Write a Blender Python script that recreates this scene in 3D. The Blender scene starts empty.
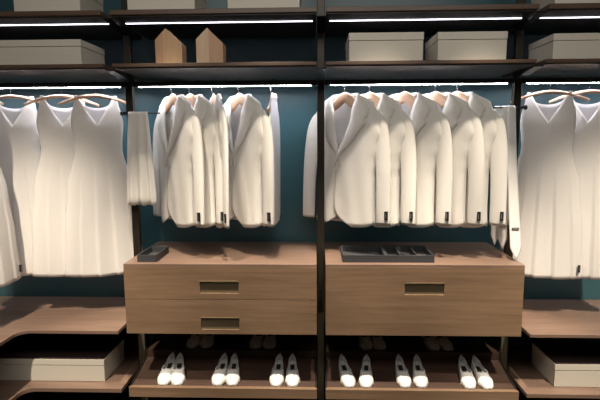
import bpy, bmesh, math, random
from math import sin, cos, pi, sqrt
from mathutils import Vector, Matrix
random.seed(4)
sc = bpy.context.scene
COL = sc.collection

# ------------------------------------------------------------------ materials
def mat(name, color, rough=.5, metal=0., spec=.5, bump=0., bscale=200., coat=0., sheen=0.):
    m = bpy.data.materials.new(name); m.use_nodes = True
    nt = m.node_tree; b = nt.nodes['Principled BSDF']
    b.inputs['Base Color'].default_value = (*color, 1)
    b.inputs['Roughness'].default_value = rough
    b.inputs['Metallic'].default_value = metal
    b.inputs['Specular IOR Level'].default_value = spec
    b.inputs['Coat Weight'].default_value = coat
    b.inputs['Coat Roughness'].default_value = .05
    b.inputs['Sheen Weight'].default_value = sheen
    tc = nt.nodes.new('ShaderNodeTexCoord')
    n = nt.nodes.new('ShaderNodeTexNoise'); n.inputs['Scale'].default_value = bscale
    n.inputs['Detail'].default_value = 4
    nt.links.new(tc.outputs['Object'], n.inputs['Vector'])
    # slight tonal mottling so that nothing is a dead flat colour
    mx = nt.nodes.new('ShaderNodeMix'); mx.data_type = 'RGBA'
    mx.inputs['A'].default_value = (*[c * .93 for c in color], 1)
    mx.inputs['B'].default_value = (*[min(1, c * 1.07) for c in color], 1)
    nt.links.new(n.outputs['Fac'], mx.inputs['Factor'])
    nt.links.new(mx.outputs['Result'], b.inputs['Base Color'])
    if bump:
        bp = nt.nodes.new('ShaderNodeBump'); bp.inputs['Strength'].default_value = bump
        bp.inputs['Distance'].default_value = .002
        nt.links.new(n.outputs['Fac'], bp.inputs['Height'])
        nt.links.new(bp.outputs['Normal'], b.inputs['Normal'])
    return m

def wood(name, c1, c2, rough=.45, scale=(1.2, 14, 26), dark=None):
    m = bpy.data.materials.new(name); m.use_nodes = True
    nt = m.node_tree; b = nt.nodes['Principled BSDF']
    tc = nt.nodes.new('ShaderNodeTexCoord'); mp = nt.nodes.new('ShaderNodeMapping')
    mp.inputs['Scale'].default_value = scale
    nt.links.new(tc.outputs['Object'], mp.inputs['Vector'])
    n = nt.nodes.new('ShaderNodeTexNoise'); n.inputs['Scale'].default_value = 1.6
    n.inputs['Detail'].default_value = 6; n.inputs['Roughness'].default_value = .6
    n.inputs['Distortion'].default_value = .6
    nt.links.new(mp.outputs['Vector'], n.inputs['Vector'])
    n2 = nt.nodes.new('ShaderNodeTexNoise'); n2.inputs['Scale'].default_value = 9
    n2.inputs['Detail'].default_value = 3
    nt.links.new(mp.outputs['Vector'], n2.inputs['Vector'])
    ad = nt.nodes.new('ShaderNodeMath'); ad.operation = 'MULTIPLY_ADD'
    ad.inputs[1].default_value = .35
    nt.links.new(n2.outputs['Fac'], ad.inputs[0]); nt.links.new(n.outputs['Fac'], ad.inputs[2])
    r = nt.nodes.new('ShaderNodeValToRGB')
    r.color_ramp.elements[0].position = .45; r.color_ramp.elements[0].color = (*c1, 1)
    r.color_ramp.elements[1].position = .85; r.color_ramp.elements[1].color = (*c2, 1)
    nt.links.new(ad.outputs[0], r.inputs['Fac'])
    nt.links.new(r.outputs['Color'], b.inputs['Base Color'])
    b.inputs['Roughness'].default_value = rough
    return m

def emit(name, color, strength):
    m = bpy.data.materials.new(name); m.use_nodes = True
    nt = m.node_tree; b = nt.nodes['Principled BSDF']
    b.inputs['Base Color'].default_value = (.8, .8, .8, 1)
    b.inputs['Emission Color'].default_value = (*color, 1)
    b.inputs['Emission Strength'].default_value = strength
    return m

M = {
 'oak':    wood('oak_veneer', (.165, .104, .062), (.25, .162, .10), .42),
 'walnut': wood('walnut_board', (.165, .105, .075), (.245, .162, .120), .4),
 'shelfwood': wood('dark_shelf_wood', (.085, .052, .034), (.14, .088, .058), .4),
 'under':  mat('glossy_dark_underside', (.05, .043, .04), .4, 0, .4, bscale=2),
 'traywood': wood('dark_tray_wood', (.048, .028, .021), (.078, .046, .034), .4),
 'teal':   mat('teal_lacquered_glass', (.045, .122, .145), .34, 0, .5, bscale=3),
 'post':   mat('dark_bronze_metal', (.04, .035, .026), .38, .5),
 'legmetal': mat('olive_grey_metal', (.15, .145, .095), .45, .3),
 'arm':    mat('black_metal', (.012, .012, .012), .4, .4),
 'brass':  mat('aged_brass', (.20, .155, .09), .5, .3),
 'steel':  mat('hook_steel', (.6, .6, .6), .25, 1.),
 'cloth':  mat('ivory_cloth', (.80, .775, .72), .85, 0, .2, bump=.25, bscale=500, sheen=.1),
 'dress':  mat('ivory_dress_cloth', (.78, .75, .71), .85, 0, .2, bump=.25, bscale=420, sheen=.1),
 'lining': mat('white_lining', (.80, .79, .82), .7, 0, .3),
 'tie':    mat('white_satin', (.74, .73, .70), .45, 0, .4, bscale=300, bump=.1),
 'hanger': wood('beech_hanger', (.58, .37, .24), (.70, .47, .32), .4, scale=(4, 30, 30)),
 'blockA': wood('pine_block_amber', (.66, .41, .22), (.76, .50, .29), .5, scale=(14, 14, 2)),
 'blockB': wood('pine_block_pale', (.72, .50, .32), (.80, .60, .40), .5, scale=(14, 14, 2)),
 'blockC': wood('pine_block_rose', (.56, .33, .19), (.66, .41, .25), .5, scale=(14, 14, 2)),
 'box':    mat('cream_box_card', (.74, .70, .60), .6, 0, .3, bump=.2, bscale=300),
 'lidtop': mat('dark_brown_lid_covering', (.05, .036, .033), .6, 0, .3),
 'tray':   mat('charcoal_leather', (.045, .047, .052), .5, 0, .4, bump=.3, bscale=400),
 'trayin': mat('grey_felt', (.06, .062, .064), .9, 0, .2, bump=.3, bscale=600),
 'black':  mat('black_label', (.01, .01, .01), .5),
 'mark':   mat('pale_label_print', (.5, .5, .48), .6),
 'shoe':   mat('white_shoe_leather', (.68, .68, .66), .35, 0, .5, bscale=80),
 'insole': mat('grey_insole', (.42, .42, .40), .7),
 'sole':   mat('pale_sole', (.5, .47, .42), .7),
 'plaster':mat('wall_plaster', (.20, .19, .18), .9, bscale=20),
 'ceil':   mat('ceiling_paint', (.25, .24, .23), .9, bscale=20),
 'floor':  wood('dark_floor', (.05, .04, .032), (.09, .07, .055), .5),
 'led':    emit('led_strip_light', (.92, .88, 1.0), 6.),
 'railled': emit('rail_strip_light', (.93, .93, 1.0), 75.),
}

# ------------------------------------------------------------------ helpers
def box(bm, x0, x1, y0, y1, z0, z1):
    vs = [bm.verts.new((x, y, z)) for x in (x0, x1) for y in (y0, y1) for z in (z0, z1)]
    for f in ((0, 1, 3, 2), (4, 6, 7, 5), (0, 4, 5, 1), (2, 3, 7, 6), (0, 2, 6, 4), (1, 5, 7, 3)):
        bm.faces.new([vs[i] for i in f])
    return vs

def tube(bm, pts, r, seg=8, caps=True, flat=None):
    """swept tube; r number or list; flat = (a,b) scale of the section sideways / upwards"""
    pts = [Vector(p) for p in pts]; n = len(pts)
    rings = []; up = None
    for i, p in enumerate(pts):
        t = (pts[min(i+1, n-1)] - pts[max(i-1, 0)]).normalized()
        if up is None:
            up = Vector((0, 0, 1)) if abs(t.z) < .9 else Vector((0, 1, 0))
        s = t.cross(up).normalized(); up = s.cross(t).normalized()
        rr = r[i] if isinstance(r, (list, tuple)) else r
        fa, fb = (flat[i] if isinstance(flat, list) else flat) if flat else (1, 1)
        rings.append([bm.verts.new(p + s*rr*fa*cos(2*pi*k/seg) + up*rr*fb*sin(2*pi*k/seg)) for k in range(seg)])
    for a, b in zip(rings, rings[1:]):
        for k in range(seg):
            bm.faces.new((a[k], a[(k+1) % seg], b[(k+1) % seg], b[k]))
    if caps:
        bm.faces.new(rings[0][::-1]); bm.faces.new(rings[-1])

def grid(bm, fn, nr, nc):
    V = [[bm.verts.new(fn(r/nr, c/nc)) for c in range(nc+1)] for r in range(nr+1)]
    for r in range(nr):
        for c in range(nc):
            bm.faces.new((V[r][c], V[r][c+1], V[r+1][c+1], V[r+1][c]))
    return V

def prism(bm, pts, y0, y1):
    a = [bm.verts.new((x, y0, z)) for x, z in pts]; b = [bm.verts.new((x, y1, z)) for x, z in pts]
    bm.faces.new(a); bm.faces.new(b[::-1]); n = len(pts)
    for i in range(n):
        bm.faces.new((a[i], b[i], b[(i+1) % n], a[(i+1) % n]))

def part(name, bm, m, parent=None, smooth=False, bevel=0., solid=0., world=False, loc=None, merge=0.):
    if merge: bmesh.ops.remove_doubles(bm, verts=bm.verts[:], dist=merge)
    if world and parent is not None:
        bmesh.ops.translate(bm, verts=bm.verts[:], vec=-Vector(parent.location) if parent.parent is None
                            else -Vector(parent.parent.location))
    bmesh.ops.recalc_face_normals(bm, faces=bm.faces[:])
    me = bpy.data.meshes.new(name); bm.to_mesh(me); bm.free()
    o = bpy.data.objects.new(name, me); COL.objects.link(o)
    me.materials.append(m if not isinstance(m, str) else M[m])
    if smooth:
        for f in me.polygons: f.use_smooth = True
    if solid:
        s = o.modifiers.new('Solidify', 'SOLIDIFY'); s.thickness = solid; s.offset = 0
    if bevel:
        b = o.modifiers.new('Bevel', 'BEVEL'); b.width = bevel; b.segments = 2; b.limit_method = 'ANGLE'
    if parent is not None: o.parent = parent
    if loc: o.location = loc
    return o

def tag(o, label, cat, group=None):
    o['label'] = label; o['category'] = cat
    if group: o['group'] = group
    return o

def thing(name, label, cat, loc=(0, 0, 0), rz=0, group=None):
    o = bpy.data.objects.new(name, None); COL.objects.link(o)
    o.location = loc; o.rotation_euler = (0, 0, rz); o.empty_display_size = .05
    return tag(o, label, cat, group)

def struct(name, bm, m):
    o = part(name, bm, m); o['kind'] = 'structure'; return o

def dup(root, loc, rz, label, group=None, rx=0):
    r = root.copy(); COL.objects.link(r); r.location = loc; r.rotation_euler = (rx, 0, rz)
    r['label'] = label
    if group: r['group'] = group
    for ch in list(root.children):
        c = ch.copy(); COL.objects.link(c); c.parent = r
        for g in list(ch.children):
            d = g.copy(); COL.objects.link(d); d.parent = c
    return r

# ------------------------------------------------------------------ setting
FY, WY = -.24, .28          # front plane of the furniture, face of the back wall
XL, XR, YF, ZC = -2.30, 2.30, -4.6, 3.0
B = bmesh.new
bm = B(); box(bm, XL-.1, XR+.1, YF-.1, WY+.1, -.1, 0); struct('floor', bm, 'floor')
bm = B(); box(bm, XL-.1, XR+.1, YF-.1, WY+.1, ZC, ZC+.1); struct('ceiling', bm, 'ceil')
bm = B(); box(bm, XL-.1, XR+.1, WY, WY+.1, 0, ZC); struct('wall_back', bm, 'teal')
bm = B(); box(bm, XL-.1, XL, YF, WY, 0, ZC); struct('wall_left', bm, 'plaster')
bm = B(); box(bm, XR, XR+.1, YF, WY, 0, ZC); struct('wall_right', bm, 'plaster')
bm = B(); box(bm, XL-.1, XR+.1, YF-.1, YF, 0, ZC); struct('wall_front', bm, 'plaster')

# ------------------------------------------------------------------ posts
def post(x, label):
    t = thing('upright_post', label, 'post', (x, 0, 0), group='metal uprights of the wardrobe wall')
    bm = B(); box(bm, -.019, .019, 0, .03, .562, 2.6); part('shaft', bm, 'post', t, bevel=.002)
    bm = B(); box(bm, -.018, .018, .001, .029, .01, .560); g = part('lower_leg', bm, 'legmetal', t, bevel=.002); g['label'] = 'olive grey metal lower leg'
    bm = B(); box(bm, -.03, .03, -.02, .06, 0, .012); part('foot_plate', bm, 'post', t, bevel=.002)
    for z in (2.075, 1.838):          # tapered brackets carrying the shelf ends
        bm = B()
        pts = [(-.215, z-.004), (-.215, z-.010), (0, z-.038), (0, z-.004)]
        a = [bm.verts.new((-.0205, y, zz)) for y, zz in pts]; b = [bm.verts.new((.0205, y, zz)) for y, zz in pts]
        bm.faces.new(a); bm.faces.new(b[::-1])
        for i in range(4): bm.faces.new((a[i], b[i], b[(i+1) % 4], a[(i+1) % 4]))
        part('shelf_bracket', bm, 'arm', t)
        bm = B(); box(bm, -.012, .012, .03, WY, z+.022, z+.075); part('wall_arm', bm, 'arm', t)
    for z in (.865, .50, .30):
        bm = B(); box(bm, -.0205, .0205, .03, WY, z-.03, z); part('wall_arm', bm, 'arm', t)
    return t
pl = post(-1, 'dark metal upright left of the two-drawer unit, beside the draped white cloth')
pc = post(0, 'dark metal upright in the middle, between the two drawer units')
pr = post(1, 'dark metal upright right of the single-drawer unit, beside the hanging ties')

# ------------------------------------------------------------------ shelves with light strips
def shelf(x0, x1, z0, z1, label, led, group, open_l=False, open_r=False):
    cx = (x0+x1)/2
    t = thing('wall_shelf', label, 'shelf', (cx, 0, z0), group=group)
    bm = B(); box(bm, x0, x1, FY, WY-.002, z0+.004, z1); part('board', bm, 'shelfwood', t, bevel=.0015, world=True)
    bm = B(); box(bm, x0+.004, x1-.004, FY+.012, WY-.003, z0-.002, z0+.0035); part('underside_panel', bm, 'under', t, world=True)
    if led:
        bm = B(); box(bm, x0+.02, x1-.02, -.104, -.096, z0-.0040, z0-.0022); o = part('light_strip', bm, 'led', t, world=True)
        o['label'] = 'thin glowing white light strip'
    return t
bays = [(XL+.005, -1.022), (-.978, -.022), (.022, .978), (1.022, XR-.005)]
where = ['in the far left bay', 'in the bay with the house-shaped blocks', 'in the bay with two cream boxes side by side', 'in the far right bay']
for (a, b), w in zip(bays, where):
    shelf(a, b, 2.073, 2.099, 'dark wooden top shelf ' + w, True, 'top shelves')
    shelf(a, b, 1.838, 1.858, 'dark wooden second shelf ' + w, False, 'second shelves')

# ------------------------------------------------------------------ rails
whr = ['far left bay, carrying the left dresses', 'left middle bay, carrying five garments',
       'right middle bay, carrying five matching jackets', 'far right bay, carrying the right dresses']
for (a, b), w in zip([(XL+.005, -1.02), (-.98, -.02), (.02, .98), (1.02, XR-.005)], whr):
    t = thing('clothes_rail', 'black clothes rail with glowing strip below, ' + w, 'rail', ((a+b)/2, .012, 1.79), group='lit clothes rails')
    bm = B(); box(bm, a, b, .002, .022, 1.7795, 1.803)
    box(bm, a, b, .002, .0045, 1.7780, 1.7795); box(bm, a, b, .0195, .022, 1.7780, 1.7795); part('bar', bm, 'arm', t, bevel=.002, world=True)
    bm = B(); box(bm, a+.03, b-.03, .0047, .0193, 1.7775, 1.7793)
    o = part('light_strip', bm, 'railled', t, world=True); o['label'] = 'thin glowing white light strip'

# ------------------------------------------------------------------ drawer units
UZ0, UZ1 = .536, .896
def front_with_hole(bm, x0, x1, z0, z1, hx0, hx1, hz0, hz1, y0, y1):
    xs = [x0, hx0, hx1, x1]; zs = [z0, hz0, hz1, z1]
    for y in (y0, y1):
        pass
    V = {}
    for k, y in enumerate((y0, y1)):
        for i, x in enumerate(xs):
            for j, z in enumerate(zs):
                V[k, i, j] = bm.verts.new((x, y, z))
    for k in (0, 1):
        for i in range(3):
            for j in range(3):
                if (i, j) != (1, 1):
                    bm.faces.new((V[k, i, j], V[k, i+1, j], V[k, i+1, j+1], V[k, i, j+1]))
    def rim(i0, j0, i1, j1):
        bm.faces.new((V[0, i0, j0], V[0, i1, j1], V[1, i1, j1], V[1, i0, j0]))
    for i in range(3): rim(i, 0, i+1, 0); rim(i, 3, i+1, 3)
    for j in range(3): rim(0, j, 0, j+1); rim(3, j, 3, j+1)
    rim(1, 1, 2, 1); rim(1, 2, 2, 2); rim(1, 1, 1, 2); rim(2, 1, 2, 2)

def drawer_unit(x0, x1, drawers, label):
    t = thing('drawer_unit', label, 'drawer unit', ((x0+x1)/2, 0, UZ0), group='wall-hung drawer units')
    yb = WY-.003
    bm = B()
    box(bm, x0, x1, FY+.001, yb, UZ1-.012, UZ1)                 # top
    part('top_panel', bm, 'walnut', t, bevel=.001, world=True)
    bm = B()
    box(bm, x0, x0+.016, FY+.022, yb, UZ0, UZ1-.0125); box(bm, x1-.016, x1, FY+.022, yb, UZ0, UZ1-.0125)
    box(bm, x0+.016, x1-.016, FY+.022, yb, UZ0, UZ0+.014); box(bm, x0+.016, x1-.016, yb-.01, yb, UZ0+.014, UZ1-.0125)
    part('body', bm, 'oak', t, world=True)
    for (z0, z1, hx0, hx1, hz0, hz1) in drawers:
        bm = B(); front_with_hole(bm, x0, x1, z0, z1, hx0, hx1, hz0, hz1, FY, FY+.02)
        d = part('drawer', bm, 'oak', t, world=True, bevel=.0008)
        bm = B()
        box(bm, hx0, hx1, FY+.007, FY+.0195, hz0, hz1)           # recessed plate
        box(bm, hx0-.001, hx1+.001, FY-.004, FY+.018, hz1-.004, hz1+.001)  # thin lip on top
        h = part('handle', bm, 'brass', d, world=False)
        for v in h.data.vertices: v.co -= t.location
        h['label'] = 'recessed brass finger pull'
    return t
drawer_unit(-.978, -.022, [(.716, .883, -.599, -.408, .748, .811), (.537, .7135, -.599, -.408, .561, .625)],
            'left oak drawer unit with two drawers, each with a recessed brass pull')
drawer_unit(.022, .978, [(.537, .883, .407, .597, .746, .806)],
            'right oak drawer unit with one tall drawer front and a single brass pull')

# ------------------------------------------------------------------ pull-out shoe shelves
def slope(y): return .250 + .2*(y+.24)
def shoe_shelf(x0, x1, label):
    t = thing('shoe_shelf', label, 'shoe shelf', ((x0+x1)/2, 0, .2), group='sloping shoe shelves')
    bm = B(); box(bm, x0, x1, FY-.012, FY+.004, .204, .256); box(bm, x0, x1, FY+.0042, FY+.014, .225, .2545); part('front_lip', bm, 'oak', t, bevel=.001, world=True)
    bm = B()
    pts = [(FY+.0145, slope(FY)-.02), (FY+.0145, slope(FY+.0145)), (0, slope(0)), (0, slope(0)-.02)]
    a = [bm.verts.new((x0+.008, y, z)) for y, z in pts]; b = [bm.verts.new((x1-.008, y, z)) for y, z in pts]
    bm.faces.new(a); bm.faces.new(b[::-1])
    for i in range(4): bm.faces.new((a[i], b[i], b[(i+1) % 4], a[(i+1) % 4]))
    part('sloping_board', bm, 'traywood', t, world=True)
    bm = B(); box(bm, x0+.008, x1-.008, .0005, .012, slope(0)-.02, .339); box(bm, x0+.008, x1-.008, .012, WY-.004, .329, .339)
    part('rear_step', bm, 'traywood', t, world=True)
    for xa in (x0, x1-.006):
        bm = B()
        pts = [(FY+.005, .215), (FY+.005, slope(FY)+.006), (.0, slope(0)+.006), (.0, .345), (WY-.004, .345), (WY-.004, .215)]
        a = [bm.verts.new((xa, y, z)) for y, z in pts]; b = [bm.verts.new((xa+.006, y, z)) for y, z in pts]
        bm.faces.new(a); bm.faces.new(b[::-1])
        for i in range(6): bm.faces.new((a[i], b[i], b[(i+1) % 6], a[(i+1) % 6]))
        part('side_rail', bm, 'post', t, world=True)
shoe_shelf(-.978, -.022, 'sloping dark wooden shoe shelf under the two-drawer unit, left of the middle upright')
shoe_shelf(.022, .978, 'sloping dark wooden shoe shelf under the single-drawer unit, right of the middle upright')

# ------------------------------------------------------------------ side bay shelves
def corner_shelf(z0, z1, label, xa=-1.022, rad=.06, xin=-1.527, yend=-1.15):
    t = thing('corner_shelf', label, 'shelf', (xa, 0, z0), group='left L-shaped shelves')
    pts = [(xa, WY-.003), (xa, FY)]
    cx, cy = xin+rad, FY-rad
    pts += [(cx + rad*cos(pi/2 + a*pi/2/10), cy + rad*sin(pi/2 + a*pi/2/10)) for a in range(11)]
    pts += [(xin, yend), (XL+.003, yend), (XL+.003, WY-.003)]
    bm = B()
    a = [bm.verts.new((x, y, z0)) for x, y in pts]; b = [bm.verts.new((x, y, z1)) for x, y in pts]
    bm.faces.new(a); bm.faces.new(b[::-1]); n = len(pts)
    for i in range(n): bm.faces.new((a[i], b[i], b[(i+1) % n], a[(i+1) % n]))
    part('board', bm, 'walnut', t, bevel=.0015, world=True)
    for y in (-1.12, .2):
        bm = B(); box(bm, XL+.002, XL+.022, y-.01, y+.01, z0-.05, z0-.0005); part('bracket', bm, 'arm', t, world=True)
corner_shelf(.532, .549, 'upper L-shaped wooden shelf with rounded inner corner, below the left dresses')
corner_shelf(.218, .239, 'lowest L-shaped wooden shelf at left, with a cream box standing on it')
def side_shelf(z0, z1, label):
    t = thing('side_shelf', label, 'shelf', (1.022, 0, z0), group='right lower shelves')
    bm = B(); box(bm, 1.022, XR-.003, FY, WY-.003, z0, z1); part('board', bm, 'walnut', t, bevel=.0015, world=True)
    bm = B(); box(bm, XR-.022, XR-.002, .1, .12, z0-.05, z0-.0005); part('bracket', bm, 'arm', t, world=True)
side_shelf(.532, .549, 'upper wooden shelf below the right dresses')
side_shelf(.218, .239, 'lowest wooden shelf at right, with a cream box standing on it')

# ------------------------------------------------------------------ boxes
def storage_box(x0, x1, y0, y1, z0, h, label, group, dark=False):
    t = thing('storage_box', label, 'box', ((x0+x1)/2, (y0+y1)/2, z0), group=group)
    lid = h*.27
    bm = B(); box(bm, x0+.002, x1-.002, y0+.002, y1-.002, z0, z0+h-lid-.001); part('base', bm, 'box', t, bevel=.0015, world=True)
    bm = B(); box(bm, x0, x1, y0, y1, z0+h-lid+.001, z0+h); part('lid', bm, 'box', t, bevel=.0015, world=True)
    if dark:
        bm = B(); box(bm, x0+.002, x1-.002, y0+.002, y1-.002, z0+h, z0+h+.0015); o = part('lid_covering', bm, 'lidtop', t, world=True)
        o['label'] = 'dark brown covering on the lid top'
T2, S2, L2 = 2.0995, 1.8585, .2395
gt, gs, gl = 'cream boxes on the top shelves', 'cream boxes on the second shelves', 'cream boxes on the lowest shelves'
storage_box(-1.445, -1.125, -.215, .04, T2, .13, 'cream lidded box on the top shelf of the far left bay', gt)
storage_box(-.905, -.585, -.215, .04, T2, .13, 'cream lidded box on the top shelf above the house-shaped blocks', gt)
storage_box(-.435, -.098, -.215, .04, T2, .13, 'cream lidded box on the top shelf, nearest left of the middle upright', gt)
storage_box(1.055, 1.40, -.215, .04, T2, .13, 'cream lidded box on the top shelf of the far right bay', gt)
storage_box(-1.62, -1.137, -.21, .05, S2, .118, 'wide cream lidded box on the second shelf at far left', gs)
storage_box(.128, .473, -.21, .05, S2, .131, 'left cream lidded box of the two side by side on the second shelf', gs)
storage_box(.537, .855, -.21, .05, S2, .130, 'right cream lidded box of the two side by side on the second shelf', gs)
storage_box(1.062, 1.46, -.21, .05, S2, .117, 'cream lidded box on the second shelf at far right', gs)
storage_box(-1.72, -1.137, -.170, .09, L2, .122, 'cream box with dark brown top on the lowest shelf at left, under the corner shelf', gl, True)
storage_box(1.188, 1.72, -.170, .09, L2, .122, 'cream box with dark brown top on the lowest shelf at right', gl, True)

# ------------------------------------------------------------------ house-shaped blocks
def house(x0, w, seam, apex, mA, mB, label):
    t = thing('wooden_block', label, 'wooden block', (x0+w/2, -.15, S2), group='house-shaped wooden blocks')
    s, ap = x0+w*seam, x0+w*apex
    eL, eR, H = S2+.113, S2+.095, S2+.165
    def top(x): return eL+(H-eL)*(x-x0)/(ap-x0) if x < ap else H-(H-eR)*(x-ap)/(x0+w-ap)
    lo = [(x0, S2), (x0, eL)] + ([(ap, H)] if ap < s else []) + [(s, top(s)), (s, S2)]
    hi = [(s, S2), (s, top(s))] + ([(ap, H)] if ap > s else []) + [(x0+w, eR), (x0+w, S2)]
    bm = B(); prism(bm, lo, -.20, -.12); part('left_board', bm, mA, t, bevel=.001, world=True)
    bm = B(); prism(bm, hi, -.20, -.12); part('right_board', bm, mB, t, bevel=.001, world=True)
house(-.785, .127, .29, .41, 'blockC', 'blockA', 'left house-shaped wooden block, mostly one amber tone, on second shelf')
house(-.590, .127, .48, .42, 'blockB', 'blockC', 'right house-shaped wooden block, half pale and half reddish, on second shelf')

# ------------------------------------------------------------------ jewellery trays
def valet_tray(x0, x1, y0, y1, h, divs, label, rz=0):
    z0 = UZ1+.0005; wth = .006
    t = thing('valet_tray', label, 'tray', ((x0+x1)/2, (y0+y1)/2, z0))
    bm = B(); box(bm, x0, x1, y0, y0+wth, z0, z0+h); box(bm, x0, x1, y1-wth, y1, z0, z0+h)
    box(bm, x0, x0+wth, y0+wth, y1-wth, z0, z0+h); box(bm, x1-wth, x1, y0+wth, y1-wth, z0, z0+h)
    part('rim', bm, 'tray', t, bevel=.001, world=True)
    bm = B(); box(bm, x0+wth, x1-wth, y0+wth, y1-wth, z0, z0+.005); part('felt_base', bm, 'trayin', t, world=True)
    for (dx, dw) in divs:
        bm = B(); box(bm, dx-dw/2, dx+dw/2, y0+wth, y1-wth, z0+.005, z0+h-.002); part('divider', bm, 'tray', t, world=True)
valet_tray(-.920, -.822, -.205, -.005, .036, [], 'small empty charcoal tray on the left drawer unit, near its left end')
valet_tray(.106, .556, -.200, .020, .037, [(.322, .018), (.392, .004), (.473, .004)],
           'long charcoal tray with dividers lying on the right drawer unit')

# ------------------------------------------------------------------ hangers
def hook_pts():
    # local: origin at the rail's centre; runs up in front of the rail, over it, down behind
    pts = [(0, -.012, -.047), (0, -.016, -.035), (0, -.019, -.020), (0, -.018, 0), (0, -.014, .014), (0, -.004, .0205),
           (0, .006, .0185), (0, .014, .011), (0, .0165, .000)]
    return pts
def make_hanger(name, label, half, drop, th, tk, power, hump=0):
    t = thing(name, label, 'hanger')
    bm = B(); N = 28; pts = []; fl = []
    for i in range(N+1):
        u = -half + 2*half*i/N; k = abs(u)/half
        d = hump*(1-math.exp(-(u/.05)**2)) if hump else 0
        pts.append((u, -.008 if hump else -.002, -.046-th*.5-drop*k**power-d))
        fl.append((tk, th*(.5 - (.28 if hump else .12)*k)))
    tube(bm, pts, 1., 10, True, fl)
    part('shoulder_bar', bm, 'hanger', t, smooth=True)
    bm = B(); tube(bm, [(p[0], p[1], p[2]) for p in hook_pts()], .0014, 6); h = part('hook', bm, 'steel', t, smooth=True)
    h['label'] = 'bent steel hook'
    return t

# ------------------------------------------------------------------ jackets
Lz = .737
def interp(tab, z):
    for (z0, a0), (z1, a1) in zip(tab, tab[1:]):
        if z <= z0 and z >= z1:
            f = (z-z0)/(z1-z0); f = f*f*(3-2*f); return a0+(a1-a0)*f
    return tab[-1][1] if z < tab[-1][0] else tab[0][1]
AW = [(-.05, .165), (-.12, .200), (-.20, .216), (-.30, .198), (-.40, .178), (-.46, .171), (-.60, .171), (-.76, .176)]
BW = [(-.05, .010), (-.10, .022), (-.18, .032), (-.42, .031), (-.76, .034)]
def sh(u): a = abs(u); return -.054 - max(0, a-.06)*.52 - max(0, a-.15)**2*7
def edge(z, right):
    e = interp([(-.05, .076), (-.16, .054), (-.43, -.040 if right else .010), (-.62, -.044 if right else .012)], z)
    if z < -.61: e += (.105)*((-z-.61)/.127)**3.2
    return e
def fold(u, z, k): return .003*sin(u*60+z*9+k)*min(1, max(0, (-z-.15)*3)) + .002*sin(u*23-z*16+k*2)
def front(side):
    right = side > 0
    def fn(r, c):
        z0 = -.050-(Lz-.050)*r
        e = edge(z0, right); a = interp(AW, z0)
        u = e+(a-e)*c
        z = z0 + (sh(u)+.050)*(1-r)**2 + (.016*c**5 - .006*(1-c))*r**8
        b = interp(BW, z0)
        w = -b*sqrt(max(0, 1-(max(0, u)/a)**5)) - (.005 if right else 0) + fold(u, z, side)*(1-c**3)
        return (side*u, w, z)
    return fn
def back(r, c):
    s = -1+2*c; z0 = -.050-(Lz-.055)*r
    a = interp(AW, z0); u = s*a
    z = z0+(sh(u)+.050)*(1-r)**2 - .012*max(0, 1-abs(u)/.05)*(1-r)**6
    b = interp(BW, z0)*.9
    return (u, b*sqrt(max(0, 1-abs(s)**5))+fold(u, z, 4)*(1-s*s), z)

def make_jacket(label, loc, rz, group):
    t = thing('jacket', label, 'jacket', loc, rz, group)
    for s in (1, -1):
        bm = B(); grid(bm, front(s), 34, 16); part('front_panel', bm, 'cloth', t, smooth=True, solid=.0025)
    bm = B(); grid(bm, back, 30, 24); part('back_panel', bm, 'lining', t, smooth=True, solid=.0025)
    for s in (1, -1):
        # lapel: strip folded outwards along the front edge
        def lap(r, c, s=s):
            z = -.052-.375*r; e = edge(z, s > 0)
            wd = interp([(0, .050), (-.10, .082), (-.30, .088), (-.55, .062), (-1, .002)], -r)
            if .26 < r < .34: wd *= .86
            u = e+wd*c; zz = z + (sh(u)+.05)*(1-r)**2*.9 - .022*c*(1-r)
            a = interp(AW, z); b = interp(BW, z)
            w = -b*sqrt(max(0, 1-(max(0, u)/a)**5)) - (.010 if s > 0 else .004) - .006*sin(pi*min(1, c*1.1)) 
            return (s*u, w, zz)
        bm = B(); grid(bm, lap, 26, 5); part('lapel', bm, 'cloth', t, smooth=True, solid=.002)
        # sleeve
        bm = B()
        pts = [(.145, .004, -.122), (.156, .004, -.136), (.171, .004, -.160), (.185, .004, -.198), (.197, .003, -.245), (.210, .001, -.32), (.220, -.002, -.40),
               (.225, -.005, -.51), (.227, -.008, -.61), (.228, -.010, -.722)]
        rad = [.018, .032, .042, .047, .047, .045, .042, .040, .039, .039]
        seg = 20; rings = []
        for i, (p, r_) in enumerate(zip(pts, rad)):
            tilt = max(0, .8-.2*i)
            ring = []
            for k in range(seg):
                a = 2*pi*k/seg
                du = r_*cos(a); dw = r_*.45*sin(a)*(1+.05*sin(3*a+i))
                ring.append(bm.verts.new((s*(p[0]+du*cos(tilt)), p[1]+dw, p[2]-du*sin(tilt)*.6)))
            rings.append(ring)
        for a_, b_ in zip(rings, rings[1:]):
            for k in range(seg): bm.faces.new((a_[k], a_[(k+1) % seg], b_[(k+1) % seg], b_[k]))
        bm.faces.new(rings[0])
        sl = part('sleeve', bm, 'cloth', t, smooth=True, solid=.002)
        m = sl.modifiers.new('Sub', 'SUBSURF'); m.levels = 1; m.render_levels = 1
    # collar round the neck
    def col(r, c):
        a = pi*(-.04+1.08*c); R = .073+.012*r
        x = R*cos(a); y = .004+(.042+.014*r)*sin(a)-.006
        return (x, y, -.058+.004*sin(a)-.024*r)
    bm = B(); grid(bm, col, 4, 18); part('collar', bm, 'cloth', t, smooth=True, solid=.002)
    bm = B(); box(bm, .246, .261, -.035, -.024, -.690, -.646); g = part('label_tag', bm, 'black', t)
    g['label'] = 'small black woven tag'
    bm = B(); box(bm, .2530, .2542, -.0353, -.0349, -.682, -.654); part('tag_print', bm, 'mark', g)
    return t

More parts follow.
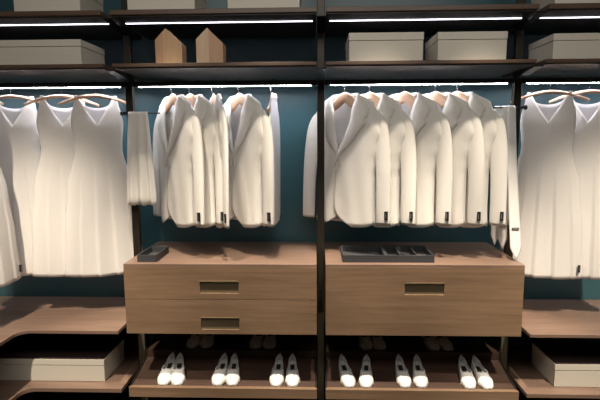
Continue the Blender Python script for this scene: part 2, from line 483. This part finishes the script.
ZR = 1.79; Yr = .012
R_ = math.radians
def hang(proto, loc, rz, label, group):
    return dup(proto, loc, rz, label, group)

jk_spots = [  # x, angle, label
 (-.766, 45, 'leftmost white jacket of the left middle rail, nearest the draped cloth'),
 (-.675, 38, 'white jacket tucked behind the leftmost one on the left middle rail'),
 (-.550, 67, 'narrow, nearly edge-on white jacket in the middle of the left middle rail'),
 (-.417, 45, 'white jacket facing front, right of the edge-on one, with a dark slit beside its sleeve'),
 (-.243, 94, 'white jacket seen fully edge-on, last on the right of the left middle rail'),
 (.129, 34, 'white jacket directly right of the middle upright, its left sleeve showing left of the upright'),
 (.257, 36, 'second white jacket right of the middle upright, its collar behind the first one'),
 (.435, 37, 'third of the five matching white jackets right of the middle upright'),
 (.592, 38, 'fourth white jacket from the middle upright, one before the last on that rail'),
 (.703, 38, 'white jacket last on the right middle rail, next to the ties')]
hg = 'wooden hangers holding the jackets'
H0 = make_hanger('coat_hanger', '', .155, .026, .058, .007, 1.3, .046)
first = None
for i, (x, a, lab) in enumerate(jk_spots):
    g = 'jackets on the left middle rail' if i < 5 else 'jackets on the right middle rail'
    loc = (x, Yr, ZR)
    if first is None: first = make_jacket(lab, loc, -R_(a), g)
    else:
        j = dup(first, loc, -R_(a), lab, g)
        if a > 60: j.scale = (1, .62, 1) if a < 80 else (.72, .30, 1)
    hl = 'wooden hanger inside the ' + lab.replace('white jacket ', 'jacket ').split(',')[0]
    hl = ['curved wooden hanger in the leftmost jacket of the left middle rail', 'curved wooden hanger second from the left on the left middle rail',
          'wooden hanger turned edge-on, third on the left middle rail', 'curved wooden hanger fourth on the left middle rail, in the wide open collar',
          'wooden hanger of the edge-on jacket at the right end of the left middle rail',
          'curved wooden hanger in the jacket right of the middle upright', 'wooden hanger second to the right of the middle upright',
          'wooden hanger in the third jacket right of the middle upright', 'wooden hanger in the fourth jacket right of the middle upright',
          'wooden hanger in the last jacket before the ties'][i]
    if i == 0:
        H0.location = loc; H0.rotation_euler = (0, 0, -R_(a)); H0['label'] = hl; H0['group'] = hg
    else: dup(H0, loc, -R_(a), hl, hg)

# ------------------------------------------------------------------ dresses
DA = [(-.05, .110), (-.19, .128), (-.33, .117), (-.56, .165), (-.78, .188), (-1.03, .203)]
DB = [(-.05, .006), (-.13, .018), (-.22, .028), (-.36, .024), (-.60, .030), (-1.01, .036)]
HEM = -1.022
def dress_top(s, fr):
    a = abs(s)
    if a < .80:
        k = a/.80
        return (-.205+.150*k) if fr else (-.088 - .030*(1-k**2)+.030*k**6)
    if a < .93: return -.055 if a > .8 else -.055
    return -.060-.135*((a-.93)/.07)**.8
def dress_sheet(fr, flip):
    def fn(r, c):
        q = -1+2*c
        s = math.copysign(1-(1-abs(q))**1.35, q)
        zt = dress_top(s, fr)
        z = zt+(HEM-zt)*r
        a = interp(DA, z); u = s*a
        sk = min(1, max(0, (-z-.40)/.6))
        pleat = .014*min(1, sk*2)*(((s*2.3+.35) % 1)-.5) + .003*sk*sin(s*9)
        b = interp(DB, z)
        w = b*sqrt(max(0, 1-s*s))
        z2 = z + (.010*s*s)*r
        if fr: return (u, -w+pleat*(1-s*s), z2)
        return (u, w+pleat*(1-s*s), z2)
    return fn
def make_dress(label, loc, rz, group):
    t = thing('dress', label, 'dress', loc, rz, group)
    bm = B(); grid(bm, dress_sheet(True, 1), 44, 56); part('front_panel', bm, 'dress', t, smooth=True, solid=.002)
    bm = B(); grid(bm, dress_sheet(False, 1), 44, 56); part('back_panel', bm, 'lining', t, smooth=True, solid=.002)
    bm = B(); box(bm, .176, .187, -.032, -.024, -.975, -.938); g = part('label_tag', bm, 'black', t)
    bm = B(); box(bm, .1810, .1822, -.0325, -.0321, -.968, -.946); part('tag_print', bm, 'mark', g)
    g['label'] = 'small black woven tag'
    return t
D0 = None
dspots = [(-1.182, 20, 0, 'white sleeveless dress hanging nearest the left upright, in front of its neighbour', 'dresses on the left rail',
           'slim wooden hanger in the left dress nearest the left upright'),
          (-1.363, 20, 0, 'white sleeveless dress in the middle of the left group, half hidden by the next one', 'dresses on the left rail',
           'slim wooden hanger in the middle one of the left dresses'),
          (-1.63, 12, 0, 'white sleeveless dress at the left edge, behind its neighbours on the left rail', 'dresses on the left rail',
           'slim wooden hanger in the dress at the left edge'),
          (1.164, -20, 0, 'white sleeveless dress hanging nearest the right upright, fully visible', 'dresses on the right rail',
           'slim wooden hanger in the dress next to the right upright'),
          (1.362, -20, 0, 'white sleeveless dress cut off by the right edge, behind the fully visible one', 'dresses on the right rail',
           'slim wooden hanger in the dress cut off by the right edge')]
H1 = None
for i, (x, a, dy, lab, g, hl) in enumerate(dspots):
    loc = (x, Yr, ZR)
    if D0 is None: D0 = make_dress(lab, loc, R_(a), g)
    else: dup(D0, loc, R_(a), lab, g)
    if H1 is None:
        H1 = make_hanger('dress_hanger', hl, .178, .048, .019, .007, 1.7)
        H1.location = loc; H1.rotation_euler = (0, 0, R_(a)); H1['group'] = 'slim wooden hangers holding the dresses'
    else: dup(H1, loc, R_(a), hl)
# rail of the left return and the dress on it, turned towards the room
t = thing('clothes_rail', 'black clothes rail running along the left side wall', 'rail', (-1.672, -.5, 1.79))
bm = B(); box(bm, -.01, .01, -.6, .46, -.01, .013); part('bar', bm, 'arm', t, bevel=.002)
bm = B(); box(bm, XL+1.672+.002, -.01, .30, .32, -.008, .008); box(bm, XL+1.672+.002, -.01, -.5, -.48, -.008, .008); part('wall_bracket', bm, 'arm', t)
dd = dup(D0, (-1.66, -.27, ZR), R_(75), 'white sleeveless dress on the side rail, its hem just entering at the left edge', 'dresses on the left side rail')
dup(H1, (-1.66, -.27, ZR), R_(75), 'slim wooden hanger on the side rail, only its tip in view at the left edge')

# ------------------------------------------------------------------ draped cloth and ties on swing arms
def swing_arm(x0, x1, y, z, label, knobx):
    t = thing('swing_arm', label, 'hanging arm', (x0, y, z))
    bm = B(); tube(bm, [(x0, y, z), (x1, y, z)], .0035, 8); part('rod', bm, 'arm', t, world=True)
    bm = B(); tube(bm, [(knobx, y, z-.0), (knobx+.012, y, z)], .012, 16); part('knob', bm, 'arm', t, world=True, bevel=.002)
    bm = B(); box(bm, min(x0, knobx)-.0, max(x0, knobx)+.012, y-.004, -.0005, z-.006, z+.006); part('mount', bm, 'arm', t, world=True)
swing_arm(-1.01, -.83, -.030, 1.640, 'thin black arm on the left upright, holding the draped white cloth', -1.036)
swing_arm(1.01, .875, -.030, 1.655, 'thin black arm on the right upright, holding the ties', 1.024)

def cloth_fn(r, c):
    a = 2*pi*c; z = -.470*r
    k = r**.8
    hw = .050+.027*k; hd = .008+.020*k
    x = hw*cos(a); y = hd*sin(a)
    m = 1+(.12+k*.34)*sin(a*8)+k*.14*sin(a*5+1); x *= 1+.05*sin(a*6+2)*k
    y = y*m + .004*sin(c*40)*k
    z -= .018*abs(sin(a*4+.4))*r**6
    if r > .93:                    # hem tucks in, rounded ends of the folds
        q = (r-.93)/.07; x *= 1-.04*q*q; y *= 1-.5*q*q
    return (x+.016*r*-.2, y, z)
t = thing('draped_cloth', 'white pleated cloth folded over a thin black arm beside the left upright', 'cloth', (-.945, -.034, 1.648))
bm = B(); V = grid(bm, cloth_fn, 36, 96)
bm.faces.new(V[0][:-1]); bm.faces.new(V[-1][:-1][::-1])
part('pleated_panel', bm, 'cloth', t, smooth=True, merge=.0002)

def tie(x, y, z, L, w0, w1, lean, tw, label, tagz):
    t = thing('necktie', label, 'tie', (x, y, z), tw, group='white ties on the black arm')
    def blade(r, c):
        k = min(1, r/.93); w = w0+(w1-w0)*k
        if r > .93: w = w1*(1-(r-.93)/.07*.98)
        s = -1+2*c
        return (s*w/2+.010*r, -.006-lean*r**1.3-.0025*(1-s*s), -L*r)
    bm = B(); grid(bm, blade, 40, 6); o = part('blade', bm, 'tie', t, smooth=True, solid=.003)
    bm = B(); grid(bm, lambda r, c: ((-1+2*c)*w0*.42, -.006*cos(pi*r), .006*sin(pi*r)+.001), 6, 2); part('fold', bm, 'tie', t, smooth=True, solid=.002)
    bm = B(); grid(bm, lambda r, c: ((-1+2*c)*w0*.40+.004*r, .006-.0*r, -L*.8*r), 8, 2); part('tail', bm, 'tie', t, smooth=True, solid=.002)
    k = tagz; wl = w0+(w1-w0)*k
    bm = B(); box(bm, -wl*.33+.010*k, wl*.33+.010*k, -.0145-lean*k**1.3, -.0125-lean*k**1.3, -L*k-.006, -L*k+.006)
    g = part('label_tag', bm, 'black', t); g['label'] = 'small black woven tag'
    bm = B(); box(bm, -wl*.24+.010*k, wl*.24+.010*k, -.0150-lean*k**1.3, -.0146-lean*k**1.3, -L*k-.0015, -L*k+.0015)
    part('tag_print', bm, 'mark', g)
tie(.957, -.034, 1.656, .752, .040, .055, .125, 0, 'longest white tie, in front, its tip touching the drawer unit corner', .80)
tie(.928, -.024, 1.656, .722, .036, .046, .030, 0, 'middle white tie, tip hanging just below the last jacket', .835)
tie(.893, -.022, 1.656, .705, .030, .042, .012, .1, 'shortest white tie, mostly hidden behind the last jacket', .76)

# ------------------------------------------------------------------ shoes
def make_shoe(label, loc, rot, group):
    t = thing('flat_shoe', label, 'shoe', loc, 0, group); t.rotation_euler = rot
    L = .195
    # local: toe at y=0, heel at y=L, sole on z=0
    def half(y):
        return interp([(0, .012), (-.012, .028), (-.042, .0385), (-.080, .033), (-.125, .024), (-.165, .020), (-.188, .011), (-.195, .004)], -y)
    def hgt(y): return interp([(0, .016), (-.03, .032), (-.075, .044), (-.13, .044), (-.18, .060), (-.195, .062)], -y)
    bm = B(); rings = []
    ys = [0, .004, .010, .02, .032, .045, .06, .074, .076, .09, .105, .12, .14, .16, .175, .185, .191, .195]
    N = 14
    for y in ys:
        h = hgt(y); w = half(y); ring = []
        open_ = y > .075
        gap = min(1, (y-.075)/.012) if open_ else 0
        for k in range(N+1):
            a = pi*k/N                       # right side (0) over the top to the left side (pi)
            if open_:
                # stop at the rim: rim height h, half opening width
                lim = pi*.5*(1-.52*gap*(1 if y < .185 else .5))
                aa = a/(pi)*2
                ang = lim*(aa if aa <= 1 else (2-aa))
                x = w*cos(ang)**.6; z = h*sin(ang)**.7/ max(.5, sin(lim)**.7)
                if aa > 1: x = -x
                ring.append((x, y, z))
            else:
                x = w*math.copysign(abs(cos(a))**.7, cos(a)); z = h*sin(a)**.7
                ring.append((x, y, z))
        rings.append([bm.verts.new(p) for p in ring])
    for i in range(len(ys)-1):
        for k in range(N):
            if ys[i] > .0755 and ys[i+1] < .1955 and k in (N//2-1, N//2) and ys[i] < .188: 
                continue
            bm.faces.new((rings[i][k], rings[i][k+1], rings[i+1][k+1], rings[i+1][k]))
    bm.faces.new(rings[-1]); bm.faces.new(rings[0][::-1])
    part('upper', bm, 'shoe', t, smooth=True, solid=.0015)
    def outline(n, s, z):
        pts = []
        for i in range(n+1):
            y = L*i/n; pts.append((half(y)*s, y, z))
        return pts + [(-x, y, z_) for x, y, z_ in reversed(pts)]
    bm = B(); o1 = [bm.verts.new(p) for p in outline(20, 1.02, .0)]; o2 = [bm.verts.new((v.co.x, v.co.y, .004)) for v in o1]
    bm.faces.new(o1); bm.faces.new(o2[::-1])
    for i in range(len(o1)): bm.faces.new((o1[i], o1[(i+1) % len(o1)], o2[(i+1) % len(o1)], o2[i]))
    part('sole', bm, 'sole', t, merge=.0001)
    bm = B(); o1 = [bm.verts.new((p[0]*.86, .06+p[1]*.66, .016+.06*p[1])) for p in outline(16, 1, 0)]
    bm.faces.new(o1); part('insole', bm, 'insole', t, merge=.0001)
    bm = B(); box(bm, -.011, .011, .108, .146, .0265, .0285); g = part('insole_label', bm, 'black', t); g['label'] = 'black rectangular insole label'
    return t
fs = [((-.813, -.236), (-.808, -.064)), ((-.736, -.234), (-.766, -.063)), ((-.533, -.231), (-.522, -.068)), ((-.454, -.230), (-.467, -.067)),
      ((-.232, -.233), (-.223, -.072)), ((-.145, -.232), (-.154, -.062)), ((.147, -.234), (.113, -.075)), ((.225, -.233), (.244, -.073)),
      ((.426, -.229), (.417, -.07)), ((.507, -.228), (.512, -.061)), ((.748, -.234), (.750, -.073)), ((.840, -.233), (.818, -.064))]
pn = ['leftmost pair on the left shoe shelf', 'middle pair on the left shoe shelf', 'right-hand pair on the left shoe shelf',
      'pair right beside the middle upright on the right shoe shelf', 'middle pair on the right shoe shelf', 'rightmost pair on the right shoe shelf']
shoe = None
for i, (a, b) in enumerate(fs):
    rz = math.atan2(-(b[0]-a[0]), b[1]-a[1]); y = max(a[1], -.232)
    loc = (a[0], y, slope(y)+.0012)
    lab = ('left' if i % 2 == 0 else 'right') + ' flat shoe, front ' + pn[i//2]
    rot = (math.atan(.2), 0, rz)
    if shoe is None: shoe = make_shoe(lab, loc, rot, 'front row of shoes')
    else:
        s = dup(shoe, loc, 0, lab, 'front row of shoes'); s.rotation_euler = rot
rn = ['left pair at the back of the left shoe shelf', 'right pair at the back of the left shoe shelf',
      'left pair at the back of the right shoe shelf', 'right pair at the back of the right shoe shelf']
for i, (x, rz) in enumerate([(-.732, -.12), (-.650, 0), (-.374, -.12), (-.291, .0), (.258, .04), (.334, .10), (.636, .12), (.712, .20)]):
    s = dup(shoe, (x, .022, .3395), rz, ('left' if i % 2 == 0 else 'right') + ' shaded white shoe of the ' + rn[i//2], 'back row of shoes')

# ------------------------------------------------------------------ lights
def spot(x, y, power, aim, size=75, blend=.6, col=(1., .865, .70), rad=.045):
    l = bpy.data.lights.new('ceiling_spot', 'SPOT'); l.energy = power; l.spot_size = R_(size); l.spot_blend = blend
    l.color = col; l.shadow_soft_size = rad
    o = bpy.data.objects.new('ceiling_spot', l); COL.objects.link(o); o.location = (x, y, 2.95)
    d = Vector(aim)-o.location; o.rotation_euler = d.to_track_quat('-Z', 'Y').to_euler()
for x, p in ((-.72, 245), (-.25, 245), (.27, 270), (.74, 270)):
    spot(x, -.76, p, (x, -.76+.58, 0), 34.5, .8)
for x, p in ((-1.45, 370), (1.47, 370)):
    spot(x, -1.45, p, (x*1.04, 0, -.15), 44, .9)
l = bpy.data.lights.new('ambient_fill', 'AREA'); l.shape = 'RECTANGLE'; l.size = 2.6; l.size_y = 1.0; l.energy = 34; l.color = (1, .93, .85)  # added soft fill for ambient brightness, stands for no actual fitting
o = bpy.data.objects.new('ambient_fill', l); COL.objects.link(o); o.location = (0, -2.0, 2.9); o.rotation_euler = (R_(35), 0, 0)
w = bpy.data.worlds.new('world'); sc.world = w; w.use_nodes = True
w.node_tree.nodes['Background'].inputs['Color'].default_value = (.02, .02, .022, 1)

# ------------------------------------------------------------------ camera
cd = bpy.data.cameras.new('camera'); cam = bpy.data.objects.new('camera', cd); COL.objects.link(cam)
F = Vector((-.03294, .99137, -.12689)); Rv = Vector((.99946, .03253, -.00536)); U = Vector((.00118, .12699, .9919))
mw = Matrix((( Rv.x, U.x, -F.x, -.0276), (Rv.y, U.y, -F.y, -2.4806), (Rv.z, U.z, -F.z, 1.5), (0, 0, 0, 1)))
cam.matrix_world = mw
cd.sensor_width = 36; cd.lens = 471.6*36/600; cd.clip_start = .05
sc.camera = cam
sc.view_settings.view_transform = 'Standard'; sc.view_settings.look = 'None'
sc.view_settings.gamma = 1; sc.view_settings.use_curve_mapping = False
sc.view_settings.exposure = .1
sc.cycles.use_denoising = True
sc.cycles.max_bounces = 8
